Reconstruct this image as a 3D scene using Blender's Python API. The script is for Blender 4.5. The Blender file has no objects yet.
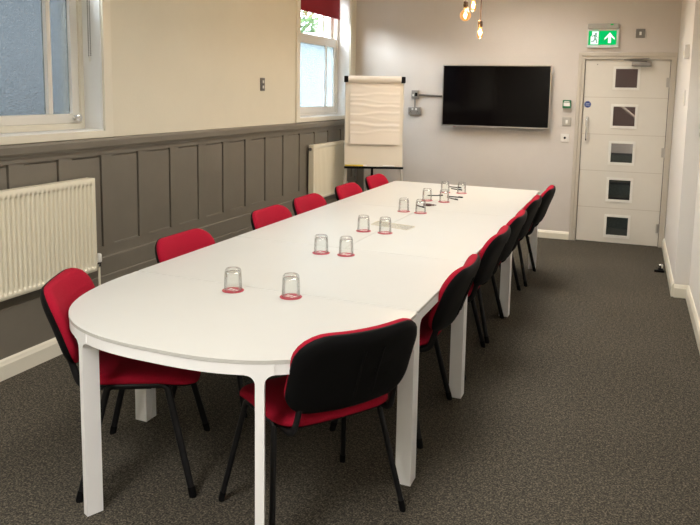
import bpy, bmesh, math, random
from mathutils import Vector, Matrix
random.seed(7)
sc = bpy.context.scene
COL = sc.collection
PI = math.pi

# ------------------------------------------------------------------ helpers
def srgb(r, g, b):
    f = lambda c: ((c/255+0.055)/1.055)**2.4 if c > 10 else c/255/12.92
    return (f(r), f(g), f(b), 1)

def link(o):
    COL.objects.link(o); return o

def obj(name, bm, mat, parent=None, smooth=None, loc=None):
    """one mesh object from a bmesh"""
    bmesh.ops.remove_doubles(bm, verts=bm.verts, dist=1e-6)
    bmesh.ops.recalc_face_normals(bm, faces=bm.faces)
    me = bpy.data.meshes.new(name)
    bm.to_mesh(me); bm.free()
    if smooth is not None:
        for p in me.polygons: p.use_smooth = True
        me.set_sharp_from_angle(angle=math.radians(smooth))
    if mat: me.materials.append(mat)
    o = bpy.data.objects.new(name, me)
    link(o)
    if parent: o.parent = parent
    if loc: o.location = loc
    return o

def thing(name, label, cat, loc=(0, 0, 0), rz=0.0, group=None):
    o = bpy.data.objects.new(name, None); link(o)
    o.empty_display_size = 0.1
    o.location = loc; o.rotation_euler = (0, 0, rz)
    return tag(o, label, cat, group)

def tag(o, label, cat, group=None):
    o['label'] = label; o['category'] = cat
    if group: o['group'] = group
    return o

def struct(o, label=None):
    o['kind'] = 'structure'
    if label: o['label'] = label
    return o

def box(bm, x0, x1, y0, y1, z0, z1, bev=0.0, seg=2):
    r = bmesh.ops.create_cube(bm, size=1)
    vs = r['verts']
    for v in vs:
        v.co = Vector(((x0+x1)/2+v.co.x*(x1-x0), (y0+y1)/2+v.co.y*(y1-y0), (z0+z1)/2+v.co.z*(z1-z0)))
    if bev > 0:
        es = list({e for v in vs for e in v.link_edges})
        bmesh.ops.bevel(bm, geom=es, offset=bev, segments=seg, profile=0.5, affect='EDGES')
    return vs

def ring(bm, ax, t0, t1, a0, a1, c0, c1, wa0, wa1, wc0, wc1, bev=.003, open_bottom=False):
    """picture-frame ring; ax 'x': thickness along x, frame in (y, z); ax 'y': thickness along y, frame in (x, z)"""
    def V(t, a, c): return bm.verts.new((t, a, c) if ax == 'x' else (a, t, c))
    out = [(a0, c0), (a1, c0), (a1, c1), (a0, c1)]
    inn = [(a0+wa0, c0+wc0), (a1-wa1, c0+wc0), (a1-wa1, c1-wc1), (a0+wa0, c1-wc1)]
    if open_bottom:
        P = [out[0], out[3], out[2], out[1], (inn[1][0], c0), inn[2], inn[3], (inn[0][0], c0)]
        L = [[V(t, *p) for p in P] for t in (t0, t1)]
        fs = [bm.faces.new(L[0]), bm.faces.new(L[1][::-1])]
        for i in range(8): fs.append(bm.faces.new((L[0][i], L[0][(i+1) % 8], L[1][(i+1) % 8], L[1][i])))
        vs = L[0]+L[1]
    else:
        L = [[V(t, *p) for p in P] for t, P in ((t0, out), (t1, out), (t1, inn), (t0, inn))]
        for j in range(4):
            for i in range(4): bm.faces.new((L[j][i], L[j][(i+1) % 4], L[(j+1) % 4][(i+1) % 4], L[(j+1) % 4][i]))
        vs = sum(L, [])
    if bev:
        bmesh.ops.recalc_face_normals(bm, faces=list({f for v in vs for f in v.link_faces}))
        es = [e for e in {e for v in vs for e in v.link_edges} if len(e.link_faces) == 2 and e.calc_face_angle(0) > .5]
        bmesh.ops.bevel(bm, geom=es, offset=bev, segments=2, profile=.5, affect='EDGES')

def boxobj(name, mat, parent, *b, bev=0.0, seg=2, sm=None):
    bm = bmesh.new(); box(bm, *b, bev=bev, seg=seg)
    return obj(name, bm, mat, parent, 20 if (bev > 0 or sm) else None)

def tube(bm, pts, rx, ry=None, seg=10, up=(0, 0, 1), caps=True):
    """sweep an ellipse along a polyline"""
    ry = ry or rx
    pts = [Vector(p) for p in pts]
    rings = []
    upv = Vector(up)
    for i, p in enumerate(pts):
        a = pts[max(i-1, 0)]; b = pts[min(i+1, len(pts)-1)]
        t = (b-a).normalized()
        s = t.cross(upv)
        if s.length < 1e-3: s = t.cross(Vector((0, 1, 0)))
        s.normalize(); n = s.cross(t).normalized()
        rings.append([bm.verts.new(p+s*(rx*math.cos(2*PI*k/seg))+n*(ry*math.sin(2*PI*k/seg))) for k in range(seg)])
    for i in range(len(rings)-1):
        for k in range(seg):
            bm.faces.new((rings[i][k], rings[i][(k+1) % seg], rings[i+1][(k+1) % seg], rings[i+1][k]))
    if caps:
        bm.faces.new(rings[0][::-1]); bm.faces.new(rings[-1])

def arc_pts(pts, r, n=6):
    """round the corners of a polyline"""
    pts = [Vector(p) for p in pts]; out = [pts[0]]
    for i in range(1, len(pts)-1):
        p = pts[i]; a = (pts[i-1]-p); b = (pts[i+1]-p)
        rr = min(r, a.length*.45, b.length*.45)
        p0 = p+a.normalized()*rr; p1 = p+b.normalized()*rr
        for k in range(n+1):
            t = k/n
            out.append(p0*(1-t)**2+p*2*t*(1-t)+p1*t*t)
    out.append(pts[-1]); return out

def lathe(bm, prof, cx=0, cy=0, seg=28, close=True):
    """prof: list of (r, z)"""
    rings = []
    for r, z in prof:
        if r < 1e-6: rings.append([bm.verts.new((cx, cy, z))])
        else: rings.append([bm.verts.new((cx+r*math.cos(2*PI*k/seg), cy+r*math.sin(2*PI*k/seg), z)) for k in range(seg)])
    for a, b in zip(rings[:-1], rings[1:]):
        for k in range(seg):
            k2 = (k+1) % seg
            if len(a) == 1 and len(b) == 1: continue
            if len(a) == 1: bm.faces.new((a[0], b[k], b[k2]))
            elif len(b) == 1: bm.faces.new((a[k], a[k2], b[0]))
            else: bm.faces.new((a[k], a[k2], b[k2], b[k]))

def prism(bm, poly, axis0, axis1, origin, ext):
    """extrude polygon (list of (a,b)) in plane axis0/axis1 by vector ext"""
    o = Vector(origin); A = Vector(axis0); B = Vector(axis1); E = Vector(ext)
    v0 = [bm.verts.new(o+A*a+B*b) for a, b in poly]
    v1 = [bm.verts.new(v.co+E) for v in v0]
    n = len(poly)
    bm.faces.new(v0[::-1]); bm.faces.new(v1)
    for i in range(n):
        bm.faces.new((v0[i], v0[(i+1) % n], v1[(i+1) % n], v1[i]))

def rr_outline(w, h, rt, rb, inset=0.0, nc=6, ns=6):
    """rounded rectangle outline, centred; rt top radii, rb bottom radii"""
    hw, hh = max(w/2-inset, .004), max(h/2-inset, .004)
    lim = min(hw, hh)*.98
    rt = min(max(rt-inset, .004), lim); rb = min(max(rb-inset, .004), lim)
    cs = [(hw-rt, hh-rt, rt, 0), (-hw+rt, hh-rt, rt, 90), (-hw+rb, -hh+rb, rb, 180), (hw-rb, -hh+rb, rb, 270)]
    P = []
    for i, (cx, cy, r, a0) in enumerate(cs):
        arc = [(cx+r*math.cos(math.radians(a0+90*k/nc)), cy+r*math.sin(math.radians(a0+90*k/nc))) for k in range(nc+1)]
        P += arc
        nx = cs[(i+1) % 4]
        e = (nx[0]+nx[2]*math.cos(math.radians(nx[3])), nx[1]+nx[2]*math.sin(math.radians(nx[3])))
        s = arc[-1]
        for k in range(1, ns): P.append((s[0]+(e[0]-s[0])*k/ns, s[1]+(e[1]-s[1])*k/ns))
    return P

def pad(bm, w, h, rt, rb, rings, f):
    """cushion-like solid. rings: (inset, height) from back centre to front centre; f maps (u, v, d) to a point"""
    R = []
    for ins, d in rings:
        R.append([bm.verts.new(f(u, v, d)) for u, v in rr_outline(w, h, rt, rb, ins)])
    n = len(R[0])
    for a, b in zip(R[:-1], R[1:]):
        for k in range(n): bm.faces.new((a[k], a[(k+1) % n], b[(k+1) % n], b[k]))
    for ring, d in ((R[0], rings[0][1]), (R[-1], rings[-1][1])):
        c = bm.verts.new(f(0, 0, d))
        for k in range(n): bm.faces.new((ring[k], ring[(k+1) % n], c))

def children(o): return [c for c in bpy.data.objects if c.parent == o]

def copy_tree(o, parent=None, kids=None):
    c = o.copy(); link(c)
    if parent: c.parent = parent
    for ch in KIDS.get(o.name, []): copy_tree(ch, c)
    return c
KIDS = {}
def freeze(o):
    KIDS[o.name] = children(o)
    for c in KIDS[o.name]: freeze(c)

# ------------------------------------------------------------------ materials
class NT:
    def __init__(s, name):
        s.m = bpy.data.materials.new(name); s.m.use_nodes = True
        s.t = s.m.node_tree; s.n = s.t.nodes; s.n.clear()
        s.out = s.n.new('ShaderNodeOutputMaterial')
    def new(s, t, **kw):
        nd = s.n.new('ShaderNode'+t)
        for k, v in kw.items():
            if k in nd.inputs.keys(): nd.inputs[k].default_value = v
            else: setattr(nd, k, v)
        return nd
    def l(s, a, ao, b, bi): s.t.links.new(a.outputs[ao], b.inputs[bi])

def mat(name, col, rough=.6, metal=0.0, spec=.5, noise=None, bump=None, var=None, sheen=0.0, coat=0.0):
    """principled; var=(scale, amount) value variation, bump=(scale, strength, distance)"""
    w = NT(name)
    p = w.new('BsdfPrincipled', Roughness=rough, Metallic=metal)
    p.inputs['Specular IOR Level'].default_value = spec
    p.inputs['Base Color'].default_value = col
    if sheen: p.inputs['Sheen Weight'].default_value = sheen
    if coat: p.inputs['Coat Weight'].default_value = coat
    w.l(p, 0, w.out, 0)
    if var or bump:
        g = w.new('TexCoord')
    if var:
        nz = w.new('TexNoise', Scale=var[0], Detail=5.0, Roughness=.65)
        w.l(g, 'Object', nz, 'Vector')
        r = w.new('ValToRGB')
        a = var[1]
        r.color_ramp.elements[0].position = .3; r.color_ramp.elements[1].position = .7
        r.color_ramp.elements[0].color = tuple(c*(1-a) for c in col[:3])+(1,)
        r.color_ramp.elements[1].color = tuple(min(1, c*(1+a)) for c in col[:3])+(1,)
        w.l(nz, 'Fac', r, 'Fac'); w.l(r, 'Color', p, 'Base Color')
    if bump:
        nz = w.new('TexNoise', Scale=bump[0], Detail=4.0)
        w.l(g, 'Object', nz, 'Vector')
        b = w.new('Bump', Strength=bump[1], Distance=bump[2])
        w.l(nz, 'Fac', b, 'Height'); w.l(b, 'Normal', p, 'Normal')
    return w.m

def emit(name, col, s):
    w = NT(name); e = w.new('Emission', Strength=s); e.inputs['Color'].default_value = col
    w.l(e, 0, w.out, 0); return w.m

def carpet_mat():
    w = NT('carpet')
    g = w.new('TexCoord')
    n1 = w.new('TexNoise', Scale=125.0, Detail=3.0, Roughness=.8)
    n2 = w.new('TexNoise', Scale=45.0, Detail=4.0, Roughness=.7)
    n3 = w.new('TexNoise', Scale=1.3, Detail=3.0)
    for n in (n1, n2, n3): w.l(g, 'Object', n, 'Vector')
    m = w.new('Math', operation='ADD'); m.inputs[1].default_value = 0
    mx = w.new('Mix', data_type='FLOAT'); mx.inputs['Factor'].default_value = .25
    w.l(n1, 'Fac', mx, 'A'); w.l(n2, 'Fac', mx, 'B')
    r = w.new('ValToRGB')
    e = r.color_ramp.elements
    e[0].position = .37; e[0].color = (.017, .016, .015, 1)
    e[1].position = .66; e[1].color = (.245, .212, .158, 1)
    x = e.new(.5); x.color = (.064, .057, .046, 1)
    w.l(mx, 0, r, 'Fac')
    hv = w.new('HueSaturation'); w.l(r, 'Color', hv, 'Color')
    mr = w.new('MapRange'); mr.inputs['To Min'].default_value = .8; mr.inputs['To Max'].default_value = 1.2
    w.l(n3, 'Fac', mr, 'Value'); w.l(mr, 0, hv, 'Value')
    p = w.new('BsdfPrincipled', Roughness=.95); p.inputs['Specular IOR Level'].default_value = .1
    w.l(hv, 'Color', p, 'Base Color')
    b = w.new('Bump', Strength=.8, Distance=.006); w.l(mx, 0, b, 'Height'); w.l(b, 'Normal', p, 'Normal')
    w.l(p, 0, w.out, 0); return w.m

def clear_glass(name, tint=(.98, .985, .98, 1), edge=(.70, .72, .70, 1), gl=.5):
    """thin clear glass: see-through with a Fresnel reflection and a darker grazing rim"""
    w = NT(name)
    lw = w.new('LayerWeight', Blend=.35)
    mc = w.new('Mix', data_type='RGBA'); mc.inputs['A'].default_value = tint; mc.inputs['B'].default_value = edge
    pw = w.new('Math', operation='POWER'); pw.inputs[1].default_value = 3.0; w.l(lw, 'Facing', pw, 0); w.l(pw, 0, mc, 'Factor')
    t = w.new('BsdfTransparent'); w.l(mc, 2, t, 'Color')
    g = w.new('BsdfGlossy', Roughness=.02)
    fr = w.new('Fresnel', IOR=1.45)
    ml = w.new('Math', operation='MULTIPLY'); ml.inputs[1].default_value = gl
    w.l(fr, 0, ml, 0)
    mx = w.new('MixShader'); w.l(ml, 0, mx, 0); w.l(t, 0, mx, 1); w.l(g, 0, mx, 2)
    w.l(mx, 0, w.out, 0); return w.m

def frosted_glass(name, col, scale=60.0, mixf=.88):
    """obscured pane: scatters what is behind it, fine pebbled texture"""
    w = NT(name)
    g = w.new('TexCoord')
    vo = w.new('TexVoronoi', Scale=scale); w.l(g, 'Object', vo, 'Vector')
    nz = w.new('TexNoise', Scale=scale*1.6, Detail=3.0); w.l(g, 'Object', nz, 'Vector')
    b = w.new('Bump', Strength=.9, Distance=.006); w.l(vo, 'Distance', b, 'Height')
    r = w.new('ValToRGB')
    r.color_ramp.elements[0].position = .35; r.color_ramp.elements[1].position = .65
    r.color_ramp.elements[0].color = tuple(c*.72 for c in col[:3])+(1,)
    r.color_ramp.elements[1].color = col
    w.l(nz, 'Fac', r, 'Fac')
    tl = w.new('BsdfTranslucent'); w.l(r, 'Color', tl, 'Color'); w.l(b, 'Normal', tl, 'Normal')
    rf = w.new('BsdfRefraction', Roughness=.24, IOR=1.12); w.l(r, 'Color', rf, 'Color'); w.l(b, 'Normal', rf, 'Normal')
    gs = w.new('BsdfGlossy', Roughness=.25); w.l(b, 'Normal', gs, 'Normal')
    m1 = w.new('MixShader'); m1.inputs[0].default_value = mixf
    w.l(tl, 0, m1, 1); w.l(rf, 0, m1, 2)
    m2 = w.new('MixShader'); m2.inputs[0].default_value = .05
    w.l(m1, 0, m2, 1); w.l(gs, 0, m2, 2)
    w.l(m2, 0, w.out, 0); return w.m

WALLC = (.77, .73, .61, 1)
M = {}
M['wall'] = mat('wall_paint', WALLC, .75, bump=(90, .25, .004), var=(1.2, .03))
M['wallback_lit'] = mat('wall_paint_back_lit', (.63, .585, .545, 1), .75, bump=(70, .3, .004), var=(1.0, .04))  # left wall's paint again, its different light put into the colour
M['wallright_lit'] = mat('wall_paint_right_daylit', (.76, .73, .69, 1), .7, bump=(70, .25, .004))  # whiter base stands in for window light on this wall
M['ceil'] = mat('ceiling_paint', (.75, .72, .66, 1), .9)
M['panel'] = mat('taupe_paint', (.185, .166, .136, 1), .45, bump=(120, .1, .002), var=(3, .06))
M['cream'] = mat('cream_gloss_paint', (.80, .76, .65, 1), .35, var=(2, .02))
M['whitepaint'] = mat('white_gloss_paint', (.80, .78, .73, 1), .35)
M['carpet'] = carpet_mat()
M['reveal'] = mat('white_reveal_paint', (.86, .86, .85, 1), .5)
M['top'] = mat('white_laminate', (.55, .548, .525, 1), .36, spec=.4, var=(2.5, .012))
M['metalwhite'] = mat('white_coated_metal', (.88, .88, .89, 1), .35, bump=(300, .05, .001))
M['fabric'] = mat('red_fabric', (.33, .006, .024, 1), .9, spec=.15, bump=(900, .25, .0015), var=(260, .18))
M['fabricside'] = M['fabric']
M['plastic'] = mat('black_plastic', (.005, .005, .0055, 1), .55, spec=.08, bump=(700, .1, .0006))
M['blackmetal'] = mat('black_coated_metal', (.007, .007, .008, 1), .4, spec=.25)
M['rad'] = mat('radiator_enamel', (.86, .81, .66, 1), .35)
M['chrome'] = mat('chrome', (.75, .75, .75, 1), .18, metal=1)
M['steel'] = mat('brushed_steel', (.50, .48, .45, 1), .38, metal=1)
M['darksteel'] = mat('dark_steel', (.20, .19, .18, 1), .4, metal=.8)
M['greymetal'] = mat('grey_metal', (.30, .28, .26, 1), .4, metal=.6)
M['wplastic'] = mat('white_plastic', (.80, .78, .74, 1), .4)
M['gplastic'] = mat('grey_plastic', (.42, .41, .38, 1), .45)
M['door'] = mat('door_laminate', (.70, .665, .60, 1), .5, bump=(60, .06, .002), var=(4, .02))
M['doorframe'] = mat('door_frame_paint', (.55, .50, .43, 1), .45)
M['screen'] = mat('tv_screen', (.002, .0012, .0015, 1), .07, spec=.13)
M['bezel'] = mat('tv_bezel', (.42, .39, .36, 1), .35, metal=.9)
M['glass'] = clear_glass('tumbler_glass')
M['pane'] = clear_glass('window_glass', (.95, .97, .97, 1), (.8, .85, .85, 1))
M['doorpane'] = clear_glass('door_glass', (.8, .8, .78, 1), (.7, .7, .7, 1), .8)
M['frost'] = frosted_glass('obscured_glass', (.235, .245, .25, 1), 75, .95)
M['frost2'] = frosted_glass('obscured_glass_pale', (.50, .55, .575, 1), 120, .72)
M['coaster'] = mat('red_coaster', (.42, .02, .05, 1), .5)
M['white'] = mat('white_print', (.82, .80, .78, 1), .5)
M['blind'] = mat('red_blind_cloth', (.30, .006, .018, 1), .8, var=(300, .1))
M['paper'] = mat('flipchart_paper', (.82, .75, .66, 1), .8)
M['board'] = mat('whiteboard', (.78, .72, .62, 1), .35)
M['boardedge'] = mat('aluminium_edge', (.62, .60, .56, 1), .35, metal=.7)
M['yellow'] = mat('yellow_plastic', (.80, .60, .05, 1), .4)
M['green'] = emit('exit_green', (.004, .56, .13, 1), .85)
M['signwhite'] = emit('exit_white', (.9, 1, .95, 1), 1.0)
M['signacrylic'] = mat('sign_acrylic', (.70, .78, .76, 1), .2)
M['greenbox'] = mat('green_plastic', (.01, .17, .07, 1), .4)
M['blue'] = mat('blue_sign', (.01, .04, .22, 1), .4)
M['brass'] = mat('antique_brass', (.085, .045, .02, 1), .5, metal=.5)
M['cordm'] = mat('brown_flex', (.10, .045, .03, 1), .8)
M['fil'] = emit('filament', (1, .74, .36, 1), 55)
M['maroon'] = mat('maroon_plastic', (.045, .010, .010, 1), .4)
M['ink'] = mat('dark_pen_plastic', (.015, .015, .02, 1), .35)
M['sheet'] = clear_glass('acetate', (.975, .97, .95, 1), (.95, .94, .92, 1), .3)
M['sheetedge'] = mat('acetate_edge', (.62, .57, .46, 1), .4)
def bulb_mat():
    w = NT('amber_bulb_glass')
    lw = w.new('LayerWeight', Blend=.5)
    t = w.new('BsdfTransparent'); t.inputs['Color'].default_value = (1, .80, .48, 1)
    e = w.new('Emission', Strength=1.0); e.inputs['Color'].default_value = (1, .50, .16, 1)
    a = w.new('MixShader')
    mr = w.new('MapRange'); mr.inputs['To Min'].default_value = .3; mr.inputs['To Max'].default_value = .75
    w.l(lw, 'Facing', mr, 'Value'); w.l(mr, 0, a, 0); w.l(t, 0, a, 1); w.l(e, 0, a, 2)
    g = w.new('BsdfGlossy', Roughness=.05); b = w.new('MixShader'); b.inputs[0].default_value = .05
    w.l(a, 0, b, 1); w.l(g, 0, b, 2); w.l(b, 0, w.out, 0); return w.m
M['bulb'] = bulb_mat()
M['tone_mid'] = mat('outside_tone_mid', (.17, .175, .20, 1), .9, var=(.9, .25))  # tones of the added boards that grade the obscured pane
M['tone_dark'] = mat('outside_tone_dark', (.045, .055, .065, 1), .9, var=(.9, .3))
M['tone_pale'] = mat('outside_tone_pale', (.34, .35, .36, 1), .9, var=(.8, .15))
M['leaf'] = mat('tree_leaf', (.10, .19, .06, 1), .7, var=(3, .35))
M['bark'] = mat('tree_bark', (.10, .07, .05, 1), .9)
M['hall'] = mat('hall_wall', (.16, .085, .075, 1), .8)
M['hallpale'] = mat('hall_pale', (.55, .45, .38, 1), .8)
M['stair'] = mat('stair_carpet', (.055, .062, .05, 1), .9, var=(40, .3))
M['stairnose'] = mat('stair_nosing', (.012, .012, .012, 1), .7)
M['ground'] = mat('outside_ground', (.20, .20, .18, 1), .9)

# ------------------------------------------------------------------ room dimensions (metres)
WX, D, H = -3.1965, 8.261, 3.0
RX = .395          # pier / right wall near the door
RX2 = .505         # right wall nearer the camera
YP = 6.235         # end of the pier
Y0 = -1.3          # wall behind
WIN = [(1.62, 3.765, 1.320, 2.80), (6.66, 8.045, 1.322, 2.80)]

bm = bmesh.new(); box(bm, WX-.35, .75, Y0-.1, D+.15, -.12, 0)
struct(obj('floor', bm, M['carpet']))
bm = bmesh.new(); box(bm, WX-.35, .75, Y0-.1, D+.15, H, H+.12)
struct(obj('ceiling', bm, M['ceil']))
bm = bmesh.new()
xs = (WX-.32, WX)
ys = [Y0-.1]
for a, b, z0, z1 in WIN:
    box(bm, *xs, ys[-1], a, 0, H); box(bm, *xs, a, b, 0, z0); box(bm, *xs, a, b, z1, H); ys.append(b)
box(bm, *xs, ys[-1], D+.15, 0, H)
struct(obj('wall_left', bm, M['wall']))
DX0, DX1, DH = -.5185, .3318, 1.991
bm = bmesh.new()
box(bm, WX, DX0-.012, D, D+.15, 0, H); box(bm, DX1+.012, .75, D, D+.15, 0, H); box(bm, DX0-.012, DX1+.012, D, D+.15, DH+.012, H)
struct(obj('wall_back', bm, M['wallback_lit']))
bm = bmesh.new(); box(bm, RX2, .75, Y0, D, 0, H); box(bm, RX, RX2, YP, D, 0, H)
struct(obj('wall_right', bm, M['wallright_lit']))
bm = bmesh.new(); box(bm, WX, .75, Y0-.1, Y0, 0, H)
struct(obj('wall_rear', bm, M['wall']))

# ---- wainscot (left) with recessed panels, ledges and cap
bm = bmesh.new()
wy0, wy1 = Y0, D
box(bm, WX, WX+.002, wy0, wy1, .10, 1.215)                      # backing
box(bm, WX, WX+.022, wy0, wy1, 1.170, 1.216)                    # top rail
box(bm, WX, WX+.022, wy0, wy1, .505, .573)                      # bottom rail
box(bm, WX, WX+.040, wy0, wy1, .385, .507, bev=.006)            # ledge board
box(bm, WX, WX+.046, wy0, wy1, .10, .388, bev=.008)             # plinth board
k = -15
while True:
    r = 4.08+.3685*k; l = r+.105
    if r > wy1: break
    if r > wy0: box(bm, WX, WX+.022, r, min(l, wy1), .57, 1.172)
    if r-.268 > wy0:
        box(bm, WX, WX+.015, r-.2635, r-.011, .572, 1.156)
        box(bm, WX, WX+.019, r-.2635, r-.011, .572, .582, bev=.003)
    k += 1
box(bm, WX, WX+.038, wy0, wy1, 1.205, 1.222)                    # bed mould
prism(bm, [(0, 0), (.046, 0), (.052, .012), (.052, .048), (.046, .060), (.0, .064)], (1, 0, 0), (0, 0, 1), (WX, wy0, 1.216), (0, wy1-wy0, 0))
# short return on the back wall
box(bm, WX+.046, WX+.14, D-.03, D, .10, 1.19)
box(bm, WX+.046, WX+.15, D-.045, D, 1.19, 1.27)
struct(obj('trim_1', bm, M['panel']), 'dark taupe panelled dado along the window wall')

def skirting(name, pts, h, mat_, side):
    """pts along the wall foot; side = +1 board to the left of travel"""
    bm = bmesh.new()
    prof = [(0, 0), (.020, 0), (.020, h*.72), (.016, h*.80), (.012, h*.92), (.006, h), (0, h)]
    for (x0, y0), (x1, y1) in zip(pts[:-1], pts[1:]):
        d = Vector((x1-x0, y1-y0, 0)); t = d.normalized(); n = Vector((-t.y, t.x, 0))*side
        prism(bm, prof, n, (0, 0, 1), (x0, y0, 0), d)
    return struct(obj(name, bm, mat_))
skirting('baseboard_left', [(WX+.046, Y0), (WX+.046, D-.03)], .112, M['cream'], -1)
skirting('baseboard_back', [(WX+.14, D), (DX0-.075, D)], .088, M['cream'], -1)
skirting('baseboard_right', [(RX, D-.02), (RX, YP-.02), (RX2, YP-.02)], .108, M['cream'], -1)
skirting('baseboard_right_near', [(RX2, YP-.02), (RX2, Y0)], .108, M['cream'], -1)

# ------------------------------------------------------------------ windows
FX = WX-.135    # room face of the sash frames
def window(n, y0, y1, z0, z1):
    root = bpy.data.objects.new('window_%d' % n, None); link(root); root.location = (0, 0, 0)
    struct(root)
    # architrave
    cw = .072
    bm = bmesh.new(); ring(bm, 'x', WX-.001, WX+.020, y0-cw, y1+cw, z0-.040, z1+cw, cw+.004, cw+.004, .044, cw+.004, .004)
    obj('architrave', bm, M['cream'], root, 20)
    bm = bmesh.new(); ring(bm, 'x', FX-.12, WX+.002, y0, y1, z0, z1, .012, .012, .012, .012, 0)
    obj('lining', bm, M['reveal'], root)
    return root
# window 1: large obscured sash with margin lights
y0, y1, z0, z1 = WIN[0]
w1 = window(1, *WIN[0])
fr = bmesh.new()
F0, F1 = FX-.075, FX
ring(fr, 'x', F0, F1, y0+.012, y1-.012, z0+.012, z1-.012, .053, .030, .038, .058, .004)
obj('box_frame', fr, M['cream'], w1, 20)
sa, sb = y0+.065, y1-.040
S0, S1 = FX-.060, FX-.018
def sash1(name, x0, x1, za, zb, bot, top, glass):
    ss = bmesh.new(); ring(ss, 'x', x0, x1, sa, sb, za, zb, .062, .062, bot, top, .004)
    sh_ = obj(name, ss, M['whitepaint'], w1, 20)
    for (a, b) in ((sa+.062+.165, sa+.062+.203), (sb-.062-.203, sb-.062-.165)):
        boxobj('glazing_bar', M['whitepaint'], sh_, x0, x1+.004, a, b, za+bot, zb-top, bev=.008)
    for (a, b) in ((sa+.062, sa+.227), (sa+.265, sb-.265), (sb-.227, sb-.062)):
        boxobj('pane', glass, sh_, x0+.012, x0+.018, a, b, za+bot, zb-top)
sash1('lower_sash', S0, S1, z0+.05, 2.30, .060, .06, M['frost'])
sash1('upper_sash', S0-.05, S1-.05, 2.24, z1-.07, .06, .06, M['pane'])
cb = bmesh.new()
lathe(cb, [(0, 0), (.011, 0), (.012, .006), (.007, .012), (.007, .024), (.016, .03), (.017, .04), (.010, .047), (0, .048)], 0, 0, 16)
ct = obj('sash_knob', cb, M['chrome'], w1, 40)
ct.scale = (1.5, 1.5, 1.1); ct.location = (S1-.002, sb-.05, z0+.085); ct.rotation_euler = (0, math.radians(90), 0)
# blind chain hanging in the reveal
ch = thing('blind_chain', 'white beaded blind chain hanging in the large frosted window reveal', 'blind chain', (0, 0, 0))
for dy in (0, .022):
    bm = bmesh.new()
    for i in range(66):
        bmesh.ops.create_icosphere(bm, subdivisions=1, radius=.0042, matrix=Matrix.Translation((WX-.080+dy*.9, y1-.026-dy*.2, 1.80+.0105*i+dy*.1)))
    obj('bead_strand', bm, M['darksteel'], ch, 60)
bm = bmesh.new(); lathe(bm, [(0, 0), (.006, .002), (.008, .012), (.005, .034), (0, .036)], 0, 0, 12)
obj('chain_weight', bm, M['wplastic'], ch, 40, loc=(WX-.070, y1-.028, 1.762))

# window 2: double hung, red roller blind
y0, y1, z0, z1 = WIN[1]
w2 = window(2, *WIN[1])
fr = bmesh.new()
ring(fr, 'x', FX-.11, FX, y0+.012, y1-.012, z0+.012, z1-.012, .058, .043, .023, .02, .004)
obj('box_frame', fr, M['whitepaint'], w2, 20)
sa, sb = y0+.07, y1-.055
def sash2(name, x0, x1, a, b, c, d, bot, top):
    s = bmesh.new(); ring(s, 'x', x0, x1, a, b, c, d, .055, .055, bot, top, .004)
    return obj(name, s, M['whitepaint'], w2, 20)
sash2('lower_sash', FX-.05, FX-.010, sa, sb, z0+.035, 2.215, .075, .10)
sash2('upper_sash', FX-.10, FX-.06, sa, sb, 2.13, z1-.03, .07, .06)
boxobj('pane', M['frost2'], w2, FX-.034, FX-.028, sa+.055, sb-.055, z0+.11, 2.115)
boxobj('pane', M['pane'], w2, FX-.084, FX-.078, sa+.055, sb-.055, 2.20, z1-.09)
gb = bmesh.new(); box(gb, FX-.05, FX-.008, sb-.30, sb-.27, z0+.11, 2.115, bev=.006); box(gb, FX-.10, FX-.055, sb-.30, sb-.27, 2.20, z1-.09, bev=.006)
obj('glazing_bar', gb, M['whitepaint'], w2, 20)
boxobj('red_strip', M['coaster'], w2, FX-.010, FX-.006, sa+.13, sa+.16, z0+.045, z0+.108)
bl = thing('roller_blind', 'dark red roller blind drawn part way down the far sash window', 'blind', (0, 0, 0))
bx = WX-.095
bm = bmesh.new(); box(bm, bx-.001, bx+.001, y0+.05, y1-.085, 2.455, 2.76)
obj('blind_cloth', bm, M['blind'], bl)
bm = bmesh.new(); box(bm, bx-.006, bx+.006, y0+.05, y1-.085, 2.438, 2.462, bev=.004); obj('bottom_bar', bm, M['blind'], bl, 20)
bm = bmesh.new(); tube(bm, [(bx, y0+.03, 2.765), (bx, y1-.06, 2.765)], .022, seg=14); obj('roller', bm, M['blind'], bl, 40)

# ------------------------------------------------------------------ outside
bm = bmesh.new(); box(bm, -30, WX-.5, -15, 30, -.6, -.3); struct(obj('ground_outside', bm, M['ground']))
bm = bmesh.new(); box(bm, -8.2, -7.9, -8, 6.2, -.3, 1.55)  # added low board, gives the obscured pane its mid-toned foot
struct(obj('tone_board_low', bm, M['tone_mid']))
bm = bmesh.new(); box(bm, -8.9, -8.6, -8, 6.6, -.3, 2.35)  # added dark board, darkens the middle of the obscured pane
struct(obj('tone_board_dark', bm, M['tone_dark']))
bm = bmesh.new(); box(bm, -10.4, -10, -8, 7.4, -.3, 3.7)  # added pale board, lightens the top of the obscured pane
struct(obj('tone_board_pale', bm, M['tone_pale']))
bm = bmesh.new(); box(bm, -7.6, -5.6, 13.2, 24, -.3, 2.75)
o = obj('neighbouring_building', bm, M['whitepaint']); struct(o)
tr = thing('tree', 'leafy green tree seen through the upper sash of the far window', 'tree', (-8.3, 17.0, -.3))
bm = bmesh.new(); tube(bm, [(0, 0, 0), (.1, 0, 1.6), (.0, .1, 3.2)], .16, seg=10); obj('trunk', bm, M['bark'], tr, 40)
bm = bmesh.new()
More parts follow.
